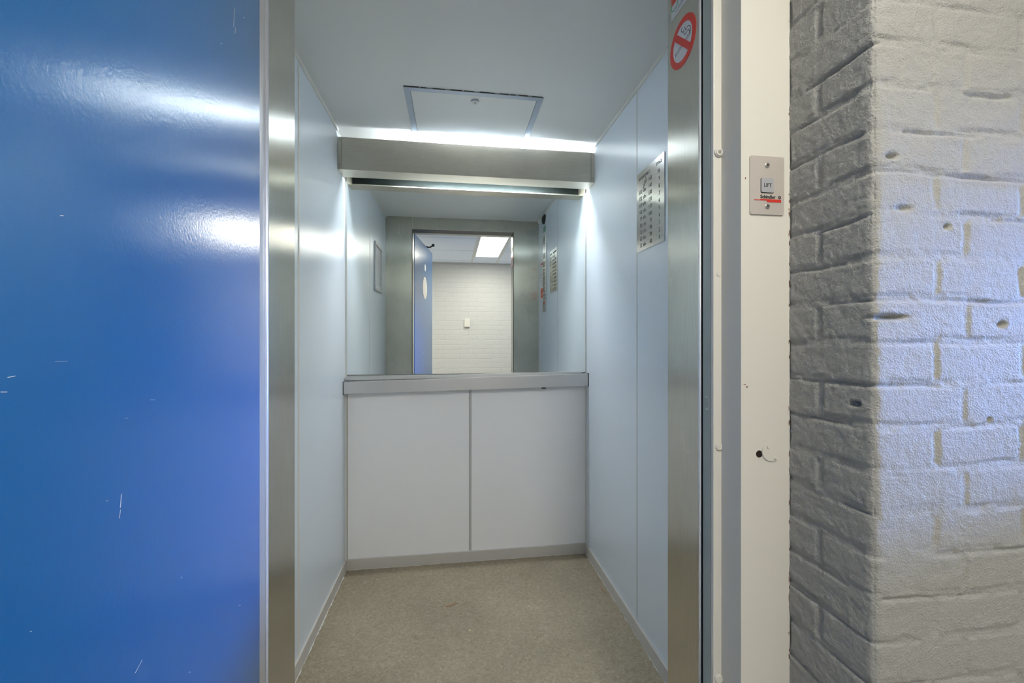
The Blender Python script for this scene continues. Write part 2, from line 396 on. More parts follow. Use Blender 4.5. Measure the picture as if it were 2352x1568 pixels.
# skirting
def skirting(name, x0, x1, y0, y1, label):
    o = struct(box(name, 'base', x0, x1, y0, y1, 0, 0.052, None, 0.0012), label, 'baseboard')
    return o
bl = skirting('baseboard_left', XL, XL + 0.008, YF, D - 0.008, 'taupe skirting along the left cabin wall')
br_ = skirting('baseboard_right', XR - 0.008, XR, YF, D - 0.008, 'taupe skirting along the right cabin wall')
bb = skirting('baseboard_back', XL, XR, D - 0.009, D, 'taupe skirting along the rear cabin wall')
def seal(parent, a, b, w, seed):
    """ragged light sealant line at the foot of a skirting"""
    rnd = random.Random(seed); bm = bmesh.new()
    a = Vector(a); b = Vector(b); t = (b - a).normalized(); n = Vector((-t.y, t.x, 0)); L_ = (b - a).length
    s = 0.0; top = []; bot = []
    while s < L_:
        p = a + t * s; k = w * (0.35 + rnd.random() ** 2.2 * 1.5)
        top.append(p); bot.append(p + n * k); s += rnd.uniform(0.006, 0.02)
    for i in range(len(top) - 1):
        q = [top[i], top[i + 1], bot[i + 1], bot[i]]
        up = [bm.verts.new((v.x, v.y, 0.0016)) for v in q]; dn = [bm.verts.new((v.x, v.y, 0.0)) for v in q]
        bm.faces.new(up); bm.faces.new(dn[::-1])
        for k in range(4): bm.faces.new((up[k], dn[k], dn[(k + 1) % 4], up[(k + 1) % 4]))
    obj('sealant_line', bm, 'glaze', parent)
seal(bl, (XL + 0.007, D - 0.01, 0), (XL + 0.007, YF, 0), 0.0035, 3)
seal(br_, (XR - 0.007, YF, 0), (XR - 0.007, D - 0.01, 0), 0.0018, 4)
seal(bb, (XR - 0.01, D - 0.008, 0), (XL + 0.01, D - 0.008, 0), 0.0018, 5)

# cabin front: wall with returns, jamb reveals and header in stainless steel
wf = struct(box('wall_front', 'steel', XL, OL - 0.0008, YF - 0.003, YF, 0, ZC), 'stainless front wall of the lift cabin around the doorway', 'wall')
box('front_panel', 'steel', OR + 0.0008, XR, YF - 0.003, YF, 0, ZC, wf)
box('header_panel', 'steel', OL + 0.0008, OR - 0.0008, YF - 0.003, YF, HD, ZC, wf)
YJ = 0.7755
def jamb(x0, x1, edge):
    bm = bmesh.new(); add_box(bm, x0, x1, YJ + 0.004, YF, 0, HD)
    obj('jamb_reveal', bm, 'steel', wf)
    # rounded polished nose at the landing side
    bm = bmesh.new(); add_cyl(bm, ((x0 + x1) / 2, YJ + 0.003, HD / 2), (x1 - x0) / 2 + 0.0003, HD, 'Z', 16)
    obj('jamb_nose', bm, 'alu_bright', wf, True)
jamb(OL - 0.005, OL, 'l'); jamb(OR, OR + 0.005, 'r')
box('header_reveal_black', 'rubber', OL, OR, YJ, YF - 0.003, HD, HD + 0.004, wf)  # steel underside painted black to stand for its dark reflection
# black sheets stand in for the darkness of the shaft gap
sv = struct(box('trim_5', 'black', OR + 0.03, OR + 0.034, 0.778, YF - 0.004, 0, ZC), 'black sheet standing in for shaft darkness beside the right jamb', 'trim')
struct(box('trim_6', 'black', OL - 0.034, OL - 0.03, 0.778, YF - 0.004, 0, ZC), 'black sheet standing in for shaft darkness beside the left jamb', 'trim')
struct(box('trim_7', 'steel_dark', OL - 0.02, OR + 0.02, 0.775, YF - 0.021, -0.03, -0.002), 'metal sill plate of the lift cabin', 'trim')

# ================================================================== LIGHT FITTING ON REAR WALL
YB, ZB0, ZB1 = 2.0141, 0.772 + CZ, 0.920 + CZ
lf = thing('light_fixture', (0.0877, 2.08, ZB0), 'wide stainless steel light cover spanning the cabin above the mirror', 'light')
bm = bmesh.new()
e0, e1 = XL + 0.0008, XR - 0.0008
# folded sheet: front face, bottom lip sloping back
add_prism(bm, [(YB, ZB1), (YB, ZB0), (2.098, 0.768 + CZ), (2.098, 0.7695 + CZ), (YB + 0.0015, ZB0 + 0.0015), (YB + 0.0015, ZB1)], 'X', e0, e1)
obj('cover', bm, 'steel_flat', lf)
for s, x in ((1, e0), (-1, e1)):                        # end plates
    a, b = sorted((x, x + s * 0.0015))
    bm = bmesh.new(); add_prism(bm, [(YB + .002, ZB1), (YB + .002, ZB0 + .002), (2.096, ZB0 + .0), (2.15, ZB0 + 0.003), (2.15, ZB1)], 'X', a, b)
    obj('end_plate', bm, 'steel_flat', lf)
    for z in (ZB1 - 0.012, ZB0 + 0.022):
        bm = bmesh.new(); add_cyl(bm, (x + s * 0.010, YB - 0.0008, z), 0.0045, 0.0022, 'Y', 20, bev=0.0007)
        sc_ = obj('screw', bm, 'steel_flat', lf)
        bm = bmesh.new(); add_cyl(bm, (x + s * 0.010, YB - 0.0020, z), 0.0018, 0.0006, 'Y', 6); obj('screw_socket', bm, 'ink', sc_)
    # folded seam next to the screws
    bm = bmesh.new(); add_box(bm, min(x + s * .018, x + s * .0192), max(x + s * .018, x + s * .0192), YB - 0.0006, YB, ZB0 + .002, ZB1 - .001); obj('seam', bm, 'steel_dark', lf)
TY, TZ = 2.074, 0.857 + CZ
bm = bmesh.new(); add_cyl(bm, (0.165, TY, TZ), 0.013, 0.575, 'X', 24); obj('fluorescent_tube', bm, 'tube', lf, True)
for x in (-0.135, 0.465):
    bm = bmesh.new(); add_cyl(bm, (x, TY, TZ), 0.0135, 0.025, 'X', 24); obj('tube_cap', bm, 'tubecap', lf)
    box('tube_holder', 'box_dark', x - 0.018 if x < 0 else x + .008, x - 0.008 if x < 0 else x + .018, TY - 0.014, TY + 0.06, TZ - 0.02, TZ + 0.02, lf)
box('added_dark_strip', 'rubber', e0 + 0.01, e1 - 0.01, YB + 0.003, YB + 0.010, TZ - 0.008, TZ + 0.04, lf)  # strip added inside the box to darken the view through the slot
box('added_dark_liner', 'box_dark', e0 + 0.003, e1 - 0.003, YB + 0.0016, YB + 0.003, ZB0 + 0.030, TZ - 0.019, lf)  # dark liner added so the lit inner face looks black in the mirror
box('added_light_baffle', 'box_dark', e0 + 0.003, e1 - 0.003, YB + 0.0016, YB + 0.048, TZ - 0.0185, TZ - 0.0165, lf)  # unseen baffle added to keep tube light off the lower front plate

# ================================================================== CEILING HATCH
hx0, hx1, hy0, hy1 = -0.187, 0.357, 1.636, 2.068
hh = thing('ceiling_hatch', ((hx0 + hx1) / 2, (hy0 + hy1) / 2, ZC), 'square ceiling hatch with aluminium edging in front of the light', 'hatch')
def frame4(x0, x1, y0, y1, w, z0, z1):
    bm = bmesh.new()
    for pts in ([(x0, y0), (x1, y0), (x1 - w, y0 + w), (x0 + w, y0 + w)], [(x1, y0), (x1, y1), (x1 - w, y1 - w), (x1 - w, y0 + w)],
                [(x1, y1), (x0, y1), (x0 + w, y1 - w), (x1 - w, y1 - w)], [(x0, y1), (x0, y0), (x0 + w, y0 + w), (x0 + w, y1 - w)]):
        c = Vector((sum(p[0] for p in pts) / 4, sum(p[1] for p in pts) / 4))
        q = [((p[0] - c.x) * 0.9995 + c.x, (p[1] - c.y) * 0.9995 + c.y) for p in pts]
        add_prism(bm, q, 'Z', z0, z1)
    return bm
obj('edging', frame4(hx0, hx1, hy0, hy1, 0.024, ZC - 0.004, ZC - 0.0012), 'edging', hh)
box('gap_backing', 'ink_grey', hx0 + 0.020, hx1 - 0.020, hy0 + 0.020, hy1 - 0.020, ZC - 0.0011, ZC - 0.0001, hh)
box('hatch_panel', 'ceil', hx0 + 0.0255, hx1 - 0.0255, hy0 + 0.0255, hy1 - 0.0255, ZC - 0.003, ZC - 0.0003, hh)
lx, ly = 0.088, 1.698
bm = bmesh.new(); add_cyl(bm, (lx, ly, ZC - 0.006), 0.0165, 0.007, 'Z', 32, bev=0.0015); lk = obj('lock', bm, 'alu_bright', hh, False)
bm = bmesh.new(); add_cyl(bm, (lx, ly, ZC - 0.0098), 0.0115, 0.0008, 'Z', 24); obj('lock_barrel', bm, 'alu', lk)
box('key_slot', 'ink', lx - 0.0015, lx + 0.0015, ly - 0.006, ly + 0.006, ZC - 0.0106, ZC - 0.0101, lk)
# cracked sealant along the near edge of the hatch
bm = bmesh.new(); rnd = random.Random(2); x = hx0
while x < hx1 - 0.03:
    l = rnd.uniform(0.02, 0.06); add_box(bm, x, min(x + l, hx1), hy0 - rnd.uniform(0.0012, 0.003), hy0 - 0.0002, ZC - 0.0022, ZC - 0.0001); x += l + rnd.uniform(0.004, 0.03)
obj('dirt_gap', bm, 'steel_dark', hh)

# ================================================================== MIRROR
mr_ = thing('mirror', (0.0877, D, 0.957), 'wide frameless mirror on the rear cabin wall above the rail', 'mirror')
box('mirror_glass', 'mirror', XL + 0.0095, XR - 0.0065, D - 0.0045, D - 0.0005, 0.955, 1.926, mr_)

# ================================================================== HANDRAIL
hr = thing('handrail', (0.0877, 2.12, 0.9), 'flat aluminium handrail across the rear cabin wall under the mirror', 'handrail')
def slab(bm, y0, y1, zl0, zl1, zr0, zr1, x0, x1, bev=0.0015):
    c = [(x0, y0, zl0), (x0, y1, zl0), (x0, y1, zl1), (x0, y0, zl1), (x1, y0, zr0), (x1, y1, zr0), (x1, y1, zr1), (x1, y0, zr1)]
    v = [bm.verts.new(p) for p in c]
    for f in ((0, 1, 2, 3), (7, 6, 5, 4), (0, 4, 5, 1), (1, 5, 6, 2), (2, 6, 7, 3), (3, 7, 4, 0)): bm.faces.new([v[i] for i in f])
    if bev: bmesh.ops.bevel(bm, geom=list({e for q in v for e in q.link_edges}), offset=bev, segments=2, affect='EDGES')
    return bm
x0, x1 = XL + 0.003, XR - 0.003
yl = 2.108
obj('rail', slab(bmesh.new(), yl, yl + 0.018, CZ - .269, CZ - .211, CZ - .248, CZ - .185, x0, x1), 'alu', hr)
obj('rear_channel', slab(bmesh.new(), D - 0.022, D - 0.0048, CZ - .205, CZ - .187, CZ - .195, CZ - .177, XL + 0.004, 0.667, 0.003), 'alu_trim', hr)
obj('top_web', slab(bmesh.new(), yl + 0.018, D - 0.022, CZ - .219, CZ - .215, CZ - .193, CZ - .189, x0, x1, 0), 'alu_trim', hr)
for s, x, zb, zt in ((1, XL, CZ - .271, CZ - .209), (-1, XR, CZ - .250, CZ - .183)):
    a, b = sorted((x + s * 0.0002, x + s * 0.003))
    obj('end_cap', slab(bmesh.new(), yl - 0.0015, D - 0.02, zb, zt, zb, zt, a, b, 0), 'rubber', hr)
bm = bmesh.new(); add_cyl(bm, (0.462, yl + 0.012, CZ - .2565), 0.012, 0.006, 'Z', 20, bev=0.001); obj('fixing_bolt', bm, 'steel_dark', hr)

# ================================================================== HOUSE NUMBER PLATE ON RIGHT WALL
def wallR(a, b, d): return (XR - d, a, b)              # a = world Y, b = world Z
sy0, sy1, sz0, sz1 = 1.3145, 1.5245, 0.324 + CZ, 0.621 + CZ
sg = thing('house_number_plate', (XR, (sy0 + sy1) / 2, sz0), 'brushed metal plate of house numbers per floor on right cabin wall', 'sign')
box('plate', 'sign', XR - 0.003, XR - 0.0003, sy0, sy1, sz0, sz1, sg, 0.0004)
RT, UP = (0, -1, 0), (0, 0, 1)
xf = XR - 0.0031
bm = bmesh.new(); text_bm(bm, 'HUISNUMMERS', 0.0150, (xf, sy1 - 0.016, sz1 - 0.030), RT, UP, xscale=0.92); obj('heading', bm, 'ink', sg)
bm = bmesh.new(); text_bm(bm, 'ETAGE', 0.0150, (xf, sy0 + 0.014, sz1 - 0.027), RT, UP, 'RIGHT', xscale=0.92); obj('heading', bm, 'ink', sg)
lo = [None, 132, 122, 112, 102, 92, 82, 72, 62, 52]; hi = [142, 140, 130, 120, 110, 100, 90, 80, 70, 60]
for i in range(10):
    z = sz1 - 0.0580 - i * 0.0250
    bm = bmesh.new()
    if lo[i]:
        text_bm(bm, str(lo[i]), 0.0205, (xf, sy1 - 0.045, z), RT, UP, 'RIGHT', xscale=0.82)
        text_bm(bm, 't/m', 0.0205, (xf, sy1 - 0.053, z), RT, UP, 'LEFT', xscale=0.82)
    text_bm(bm, str(hi[i]), 0.0205, (xf, sy1 - 0.122, z), RT, UP, 'RIGHT', xscale=0.82)
    text_bm(bm, str(10 - i), 0.0205, (xf, sy0 + 0.030, z), RT, UP, 'RIGHT', xscale=0.82)
    obj('number_row', bm, 'ink', sg)
bm = bmesh.new(); w = lambda a, b, d: wallR(sy1 - 0.052 - a, sz1 - 0.062 + b, 0.003 + d)
st = [(0, -0.006), (0.006, -0.006), (0.006, 0), (0.012, 0), (0.012, 0.006), (0.018, 0.006), (0.018, 0.012), (0.024, 0.012), (0.024, 0.018), (0.030, 0.018)]
stroke(bm, st, 0.0028, w)
for a, b in ((0.003, 0.003), (0.010, 0.012), (0.020, 0.024)):
    stroke(bm, [(a, b), (a, b + 0.006), (a + 0.003, b + 0.006)], 0.0012, w)
obj('stair_symbol', bm, 'ink', sg)

# ================================================================== STICKERS ON RIGHT JAMB
def jambR(a, b, d): return (OR - d, a, b)
ny, nz, nr = 0.838, 0.631 + CZ, 0.0505
ns = thing('no_smoking_sticker', (OR, ny, nz), 'round red and white no smoking sticker on the right stainless jamb', 'sticker')
def ring(bm, r0, r1, place, seg=64, d1=0.0007):
    for i in range(seg):
        a, b = 2 * math.pi * i / seg, 2 * math.pi * (i + 1) / seg
        P = [(r1 * math.cos(a), r1 * math.sin(a)), (r1 * math.cos(b), r1 * math.sin(b)), (r0 * math.cos(b), r0 * math.sin(b)), (r0 * math.cos(a), r0 * math.sin(a))]
        vs = [bm.verts.new(place(p[0], p[1], d1)) for p in P]; us = [bm.verts.new(place(p[0], p[1], 0.0)) for p in P]
        bm.faces.new(vs)
        bm.faces.new((vs[0], us[0], us[1], vs[1])); bm.faces.new((vs[2], us[2], us[3], vs[3]))
    return bm
loc_ = lambda a, b, d: jambR(ny - a, nz + b, 0.0001 + d)     # a to the viewer's right, b up
obj('disc', poly(bmesh.new(), [(nr * .99 * math.cos(2 * math.pi * i / 64), nr * .99 * math.sin(2 * math.pi * i / 64)) for i in range(64)], loc_, 0, 0.0004), 'paper', ns)
bm = ring(bmesh.new(), nr * 0.74, nr, loc_)
stroke(bm, [(-0.029, 0.029), (0.029, -0.029)], 0.013, loc_, 0.0, 0.0009)
obj('red_ring_and_bar', bm, 'red', ns)
bm = bmesh.new()
ct = [(-0.029, -0.0035), (-0.029, -0.0085), (0.022, -0.0085), (0.022, -0.0035), (-0.029, -0.0035)]
rot = lambda a, b: (a * 0.985 - b * 0.17, b * 0.985 + a * 0.17)
stroke(bm, [rot(*p) for p in ct], 0.0012, loc_, 0, 0.0006)
for k in (0.0255, 0.029): stroke(bm, [rot(k, -0.0085), rot(k, -0.0035)], 0.0012, loc_, 0, 0.0006)
def wavy(pts):
    out = []
    for i in range(len(pts) - 1):
        p0 = pts[max(i - 1, 0)]; p1 = pts[i]; p2 = pts[i + 1]; p3 = pts[min(i + 2, len(pts) - 1)]
        for k in range(6):
            t = k / 6
            out.append(tuple(0.5 * (2 * p1[j] + (p2[j] - p0[j]) * t + (2 * p0[j] - 5 * p1[j] + 4 * p2[j] - p3[j]) * t * t + (3 * p1[j] - p0[j] - 3 * p2[j] + p3[j]) * t ** 3) for j in (0, 1)))
    return out + [pts[-1]]
stroke(bm, wavy([(0.010, 0.026), (0.0105, 0.0205), (0.014, 0.0165), (0.019, 0.0185), (0.0245, 0.0175), (0.030, 0.012), (0.0315, 0.001)]), 0.0013, loc_, 0, 0.0006)
stroke(bm, wavy([(-0.001, 0.0325), (-0.004, 0.0275), (0.0, 0.0205), (0.0055, 0.0200), (0.0075, 0.0115), (0.013, 0.009), (0.021, 0.0105), (0.0265, 0.006), (0.0275, 0.0)]), 0.0013, loc_, 0, 0.0006)
obj('cigarette_symbol', bm, 'ink', ns)

s2 = thing('safety_sticker', (OR, 0.84, 0.708 + CZ), 'red and white safety sticker high on the right jamb above the no smoking sign', 'sticker')
P2 = lambda a, b, d: jambR(0.883 - a, CZ + b, 0.0001 + d)
obj('sheet', poly(bmesh.new(), [(0, .708), (0.1, .708), (0.1, .83), (0, .83)], P2, 0, 0.0005), 'paper', s2)
obj('red_field', poly(bmesh.new(), [(0, .739), (0.1, .739), (0.1, .83), (0, .83)], P2, 0.0005, 0.0009), 'red', s2)
bm = bmesh.new()
stroke(bm, [(0.014 + 0.013 * math.cos(t) * (1 - .3 * math.sin(t)), 0.738 + 0.014 * math.sin(t)) for t in [2 * math.pi * i / 24 for i in range(25)]], 0.0014, P2, 0.0005, 0.0012)
obj('green_outline', bm, 'green', s2)
bm = bmesh.new()
for k in range(3): stroke(bm, [(0.018 + .01 * k, 0.716 + .004 * k), (0.06 + .008 * k, 0.716 + .004 * k)], 0.0009, P2, 0.0005, 0.0010)
obj('small_print', bm, 'ink_grey', s2)

# ================================================================== CONTROL PANEL AND STICKERS (front part of right wall, seen in the mirror)
cp = thing('control_panel', (XR, 1.14, CZ + .202), 'tall narrow stainless control panel with a column of buttons on right wall', 'panel')
box('face_plate', 'sign', XR - 0.007, XR - 0.0003, 1.088, 1.192, CZ + .202, CZ + .787, cp, 0.002)
box('display', 'glassy', XR - 0.0085, XR - 0.007, 1.115, 1.165, CZ + .61, CZ + .65, cp, 0.001)
bm = bmesh.new()
for k in range(4): text_bm(bm, ['630 kg', '8 pers.', 'LIFT', '1'][k], 0.012, (XR - 0.0072, 1.16, CZ + .755 - .022 * k), RT, UP)
bm.free(); bm = bmesh.new()
for k in range(4):
    stroke(bm, [(1.165, CZ + .762 - .02 * k), (1.165 - (0.05, 0.035, 0.045, 0.02)[k], CZ + .762 - .02 * k)], 0.004, lambda a, b, d: wallR(a, b, 0.007 + d))
obj('engraved_lines', bm, 'ink_grey', cp)
for k in range(11):
    z = CZ + .578 - k * 0.0272
    b_ = obj('button', add_cyl(bmesh.new(), (XR - 0.0085, 1.128, z), 0.0095, 0.004, 'X', 24, bev=0.001), 'button', cp)
    obj('button_mark', stroke(bmesh.new(), [(1.128, z - .003), (1.128, z + .003)], 0.0018, lambda a, b, d: wallR(a, b, 0.0106 + d)), 'ink', b_)
    obj('floor_mark', stroke(bmesh.new(), [(1.158, z - .004), (1.154, z + .004)], 0.004, lambda a, b, d: wallR(a, b, 0.007 + d)), 'ink', cp)
obj('red_arrow', poly(bmesh.new(), [(1.162, CZ + .279), (1.12, CZ + .279), (1.125, CZ + .262), (1.133, CZ + .266), (1.132, CZ + .250)], lambda a, b, d: wallR(a, b, 0.007 + d)), 'red', cp)
bm = ring(bmesh.new(), 0.007, 0.010, lambda a, b, d: wallR(1.14 + a, CZ + .222 + b, 0.007 + d), 24)
obj('ring_mark', bm, 'ink_grey', cp)

nt_ = thing('instruction_sticker', (XR, 1.01, CZ + .31), 'tall transparent instruction sticker with red blocks beside the control panel', 'sticker')
Pn = lambda a, b, d: wallR(a, CZ + b, 0.0003 + d)
obj('sheet', poly(bmesh.new(), [(0.975, .312), (1.068, .312), (1.068, .642), (0.975, .642)], Pn, 0, 0.0005), 'wall_white', nt_)
obj('red_heading', poly(bmesh.new(), [(0.985, .578), (1.064, .578), (1.064, .594), (0.985, .594)], Pn, 0.0005, 0.0009), 'red', nt_)
bm = bmesh.new()
for k in range(9):
    stroke(bm, [(1.06, .56 - .0175 * k), (0.985 + 0.012 * (k % 3), .56 - .0175 * k)], 0.0035, Pn, 0.0005, 0.0009)
obj('text_lines', bm, 'ink_grey', nt_)
for z0, z1 in ((.345, .395), (.318, .341)):
    obj('red_block', poly(bmesh.new(), [(0.985, z0), (1.062, z0), (1.062, z1), (0.985, z1)], Pn, 0.0005, 0.0009), 'red', nt_)

gs = tag(obj('green_sticker', poly(bmesh.new(), [(1.088, .818), (1.166, .818), (1.166, .860), (1.088, .860)], Pn, 0, 0.0006), 'green'),
         'small green sticker near the ceiling above the control panel', 'sticker')
bm = bmesh.new(); PG = lambda a, b, d: wallR(a, CZ + b, 0.0009 + d)
stroke(bm, [(1.155, .85), (1.10, .85)], 0.003, PG); stroke(bm, [(1.155, .84), (1.115, .84)], 0.003, PG); stroke(bm, [(1.155, .829), (1.10, .829)], 0.003, PG)
obj('print', bm, 'paper', gs)
el = thing('emergency_lamp', (XR, 1.12, CZ + .90), 'dark shield-shaped fitting just under the cabin ceiling at right', 'lamp')
pts = [(1.165, .905), (1.168, .925), (1.160, .942), (1.085, .942), (1.076, .925), (1.080, .905), (1.10, .885), (1.12, .876), (1.145, .885)]
obj('body', poly(bmesh.new(), pts, Pn, 0, 0.012), M['steel_dark'], el)
obj('rim', poly(bmesh.new(), [(1.12 + (a - 1.12) * .8, .91 + (b - .91) * .8) for a, b in pts], Pn, 0.012, 0.015), M['rubber'], el)

# ================================================================== NOTICE FRAME ON LEFT WALL (seen in the mirror)
nf = thing('notice_frame', (XL, 1.25, CZ + .325), 'white clip frame with a printed notice on the left cabin wall', 'frame')
bm = bmesh.new(); y0, y1, z0, z1, w = 1.13, 1.385, CZ + .322, CZ + .652, 0.024
for a0, a1, b0, b1 in ((y0, y1, z0, z0 + w), (y0, y1, z1 - w, z1), (y0, y0 + w, z0 + w, z1 - w), (y1 - w, y1, z0 + w, z1 - w)):
    add_box(bm, XL + 0.0005, XL + 0.013, a0, a1, b0, b1, 0.004)
obj('border', bm, 'joint', nf)
box('paper', 'paper', XL + 0.002, XL + 0.004, y0 + w - .002, y1 - w + .002, z0 + w - .002, z1 - w + .002, nf)
bm = bmesh.new()
for k in range(20):
    zz = z1 - w - 0.022 - k * 0.0125
    stroke(bm, [(y0 + w + 0.015, zz), (y1 - w - 0.015 - 0.04 * random.random() * (k % 3 == 0), zz)], 0.0026, lambda a, b, d: (XL + 0.004 + d, a, b))
obj('text_lines', bm, 'ink_grey', nf)

# ================================================================== LANDING DOOR FRAME
ZH = 2.004
fr = struct(obj('trim_8', add_prism(bmesh.new(), [(0.508, 0.6854), (0.6045, 0.6854), (0.6045, 0.6875), (0.66, 0.6875), (0.66, 0.742), (0.508, 0.742)], 'Z', 0, ZCC), 'frame'), 'cream painted steel frame post right of the lift door', 'door frame')
def fpart(n, m, *a, bev=0.0):
    return box(n, m, *a, parent=fr, bev=bev)
fpart('stop_strip', 'frame', 0.4917, 0.5125, 0.7408, 0.750, 0, ZH, bev=0.0018)
fpart('inner_strip', 'framegrey', 0.4920, 0.499, 0.7505, 0.776, 0, ZH)
# bolts / buffers on the stop strip
for x, z, r, h in ((0.5015, .354, .0085, .006), (0.5020, .122, .0045, .003), (0.5030, -.207, .0078, .004), (0.5015, -.649, .0080, .006)):
    bm = bmesh.new(); add_cyl(bm, (x, 0.7423 - h / 2, CZ + z), r, h, 'Y', 28, bev=min(0.0016, h * .35)); bt = obj('door_buffer', bm, 'frame', fr)
    if r > .008:
        bm = bmesh.new(); add_cyl(bm, (x, 0.7423 - h - 0.0003, CZ + z), r * 0.42, 0.0008, 'Y', 20); obj('buffer_core', bm, 'screw' if z > 0 else 'frame', bt)
    elif r > .007:
        bm = bmesh.new(); add_box(bm, x - .005, x + .005, 0.7423 - h - .0003, 0.7423 - h + .0003, CZ + z - .0007, CZ + z + .0007); obj('buffer_slot', bm, 'base', bt)
# cover disc, screws and key hole on the front of the post
bm = bmesh.new(); add_cyl(bm, (0.5665, 0.6845, CZ - .2035), 0.0182, 0.002, 'Y', 48, bev=0.0007); cd = obj('cover_disc', bm, 'frame', fr)
for x, z in ((0.5600, -.1945), (0.5745, -.2150)):
    bm = bmesh.new(); add_cyl(bm, (x, 0.6830, CZ + z), 0.0033, 0.0018, 'Y', 20, bev=0.0007); obj('disc_screw', bm, 'frame', cd)
bm = bmesh.new(); add_cyl(bm, (0.5435, 0.6853, CZ - .2075), 0.0062, 0.0010, 'Y', 28); obj('key_hole', bm, 'hole', fr)
# pressed ring on the blue-grey strip
bm = bmesh.new()
for i in range(22):
    a = -2.2 + i * 4.4 / 21; add_box(bm, 0.4914, 0.4921, 0.762 - 0.0075 * math.cos(a) - .0007, 0.762 - 0.0075 * math.cos(a) + .0007, CZ - .127 + 0.0125 * math.sin(a) - .0009, CZ - .127 + 0.0125 * math.sin(a) + .0009)
obj('pressed_ring', bm, 'screw', fr)
# rust chips
bm = bmesh.new(); rnd = random.Random(11)
def chip(bm, place, a, b, ra, rb, rnd):
    pts = []
    n = 9
    for i in range(n):
        t = 2 * math.pi * i / n; k = rnd.uniform(0.6, 1.2); pts.append((a + ra * k * math.cos(t), b + rb * k * math.sin(t)))
    poly(bm, pts, place, 0.0, 0.0003)
PS = lambda a, b, d: (a, 0.7422 - d, CZ + b)
for z, rb in ((.262, .0016), (.225, .0026), (.092, .0016), (-.01, .0012), (-.05, .001), (-.243, .004), (-.34, .0013), (-.395, .002), (-.41, .003), (-.43, .002), (-.47, .0015), (-.52, .003), (-.60, .002), (-.66, .0035), (.03, .0014), (.16, .0014)):
    chip(bm, PS, 0.4939 + rnd.uniform(0, .001), z, 0.0008 + rb * .25, rb, rnd)
PF = lambda a, b, d: (a, 0.6853 - d, CZ + b)
chip(bm, PF, 0.5195, -.087, .0014, .002, rnd); chip(bm, PF, 0.5150, -.083, .0022, .0006, rnd); chip(bm, PF, 0.5165, .285, .0010, .0022, rnd)
for k in range(34):                       # rusty crumbs where the frame meets the brick
    chip(bm, PF, 0.6035 - rnd.uniform(0, .0008), rnd.uniform(-.75, .60), .0007, rnd.uniform(.001, .006), rnd)
obj('rust_chips', bm, 'rust', fr)

# left post (behind the open door) and head of the frame
fl = struct(obj('trim_9', add_box(bmesh.new(), -0.46, -0.368, 0.6854, 0.742, 0, ZCC), 'frame'), 'cream painted steel frame post behind the blue door', 'door frame')
box('stop_strip', 'alu', -0.368, -0.3225, 0.7425, 0.750, 0, ZH, fl)
box('inner_strip', 'alu', -0.3285, -0.3205, 0.7505, 0.7895, 0, ZH, fl)
bm = bmesh.new(); add_cyl(bm, (-0.3228, 0.7900, ZH / 2), 0.0030, ZH, 'Z', 16); obj('edge_bead', bm, 'chipped', fl, True)
fh = struct(obj('trim_10', add_box(bmesh.new(), -0.368, 0.508, 0.6854, 0.742, ZH, ZCC), 'frame'), 'cream painted head of the lift door frame', 'door frame')
box('inner_strip', 'framegrey', -0.32, 0.492, 0.7505, 0.776, ZH - .002, ZH + .006, fh)

# ================================================================== CALL BUTTON PLATE
cx, cz = 0.5575, CZ + .2735
cb = thing('call_button_plate', (cx, 0.6853, cz), 'stainless lift call plate with a square button on cream frame post', 'call button')
Pc = lambda a, b, d: (cx + a, 0.6853 - d, cz + b)
obj('plate', poly(bmesh.new(), rrect(0.0675, 0.1045, 0.004), Pc, 0.0001, 0.0022), 'callplate', cb)
for z in (0.036, -0.0375):
    bm = bmesh.new(); add_cyl(bm, (cx, 0.6822, cz + z), 0.0046, 0.0022, 'Y', 24, bev=0.0009); s_ = obj('screw', bm, 'screw', cb)
    bm = bmesh.new(); add_cyl(bm, (cx, 0.6810, cz + z), 0.0017, 0.0004, 'Y', 6); obj('screw_socket', bm, 'ink', s_)
obj('button_gap', poly(bmesh.new(), rrect(0.0262, 0.0274, 0.003), lambda a, b, d: Pc(a, b - .0005, d), 0.0022, 0.0025), 'steel_dark', cb)
bm = poly(bmesh.new(), rrect(0.0246, 0.0256, 0.0025), Pc, 0.0025, 0.0036)
bt = obj('button', bm, 'callbtn', cb)
bm = bmesh.new(); text_bm(bm, 'LIFT', 0.0098, (cx, 0.6853 - 0.0037, cz - 0.0032), (1, 0, 0), UP, 'CENTER', 0.0002, 0.88); obj('button_lettering', bm, 'ink', bt)
bm = bmesh.new(); text_bm(bm, 'Schindler', 0.0087, (cx - 0.0135, 0.6853 - 0.0024, cz - 0.0232), (1, 0, 0), UP, 'LEFT', 0.0002, 0.92, 0.00022)
a_ = [(0.0245 + 0.0022 * math.cos(R(t)), -0.0207 + 0.0022 * math.sin(R(t))) for t in range(-50, 231, 20)]
stroke(bm, a_, 0.0010, lambda a, b, d: Pc(a, b, 0.0022 + d)); stroke(bm, [(0.0245, -.0215), (0.0245, -.0238)], 0.0010, lambda a, b, d: Pc(a, b, 0.0022 + d))
obj('maker_lettering', bm, 'ink', cb)
bm = bmesh.new()
for a0, b0 in ((-0.0135, -.0252), (-0.0255, -.0266), (-0.0005, -.0280), (-0.0005, -.0293)):
    stroke(bm, [(a0, b0), (0.0272, b0)], 0.0010, lambda a, b, d: Pc(a, b, 0.0022 + d))
obj('red_lines', bm, 'red', cb)

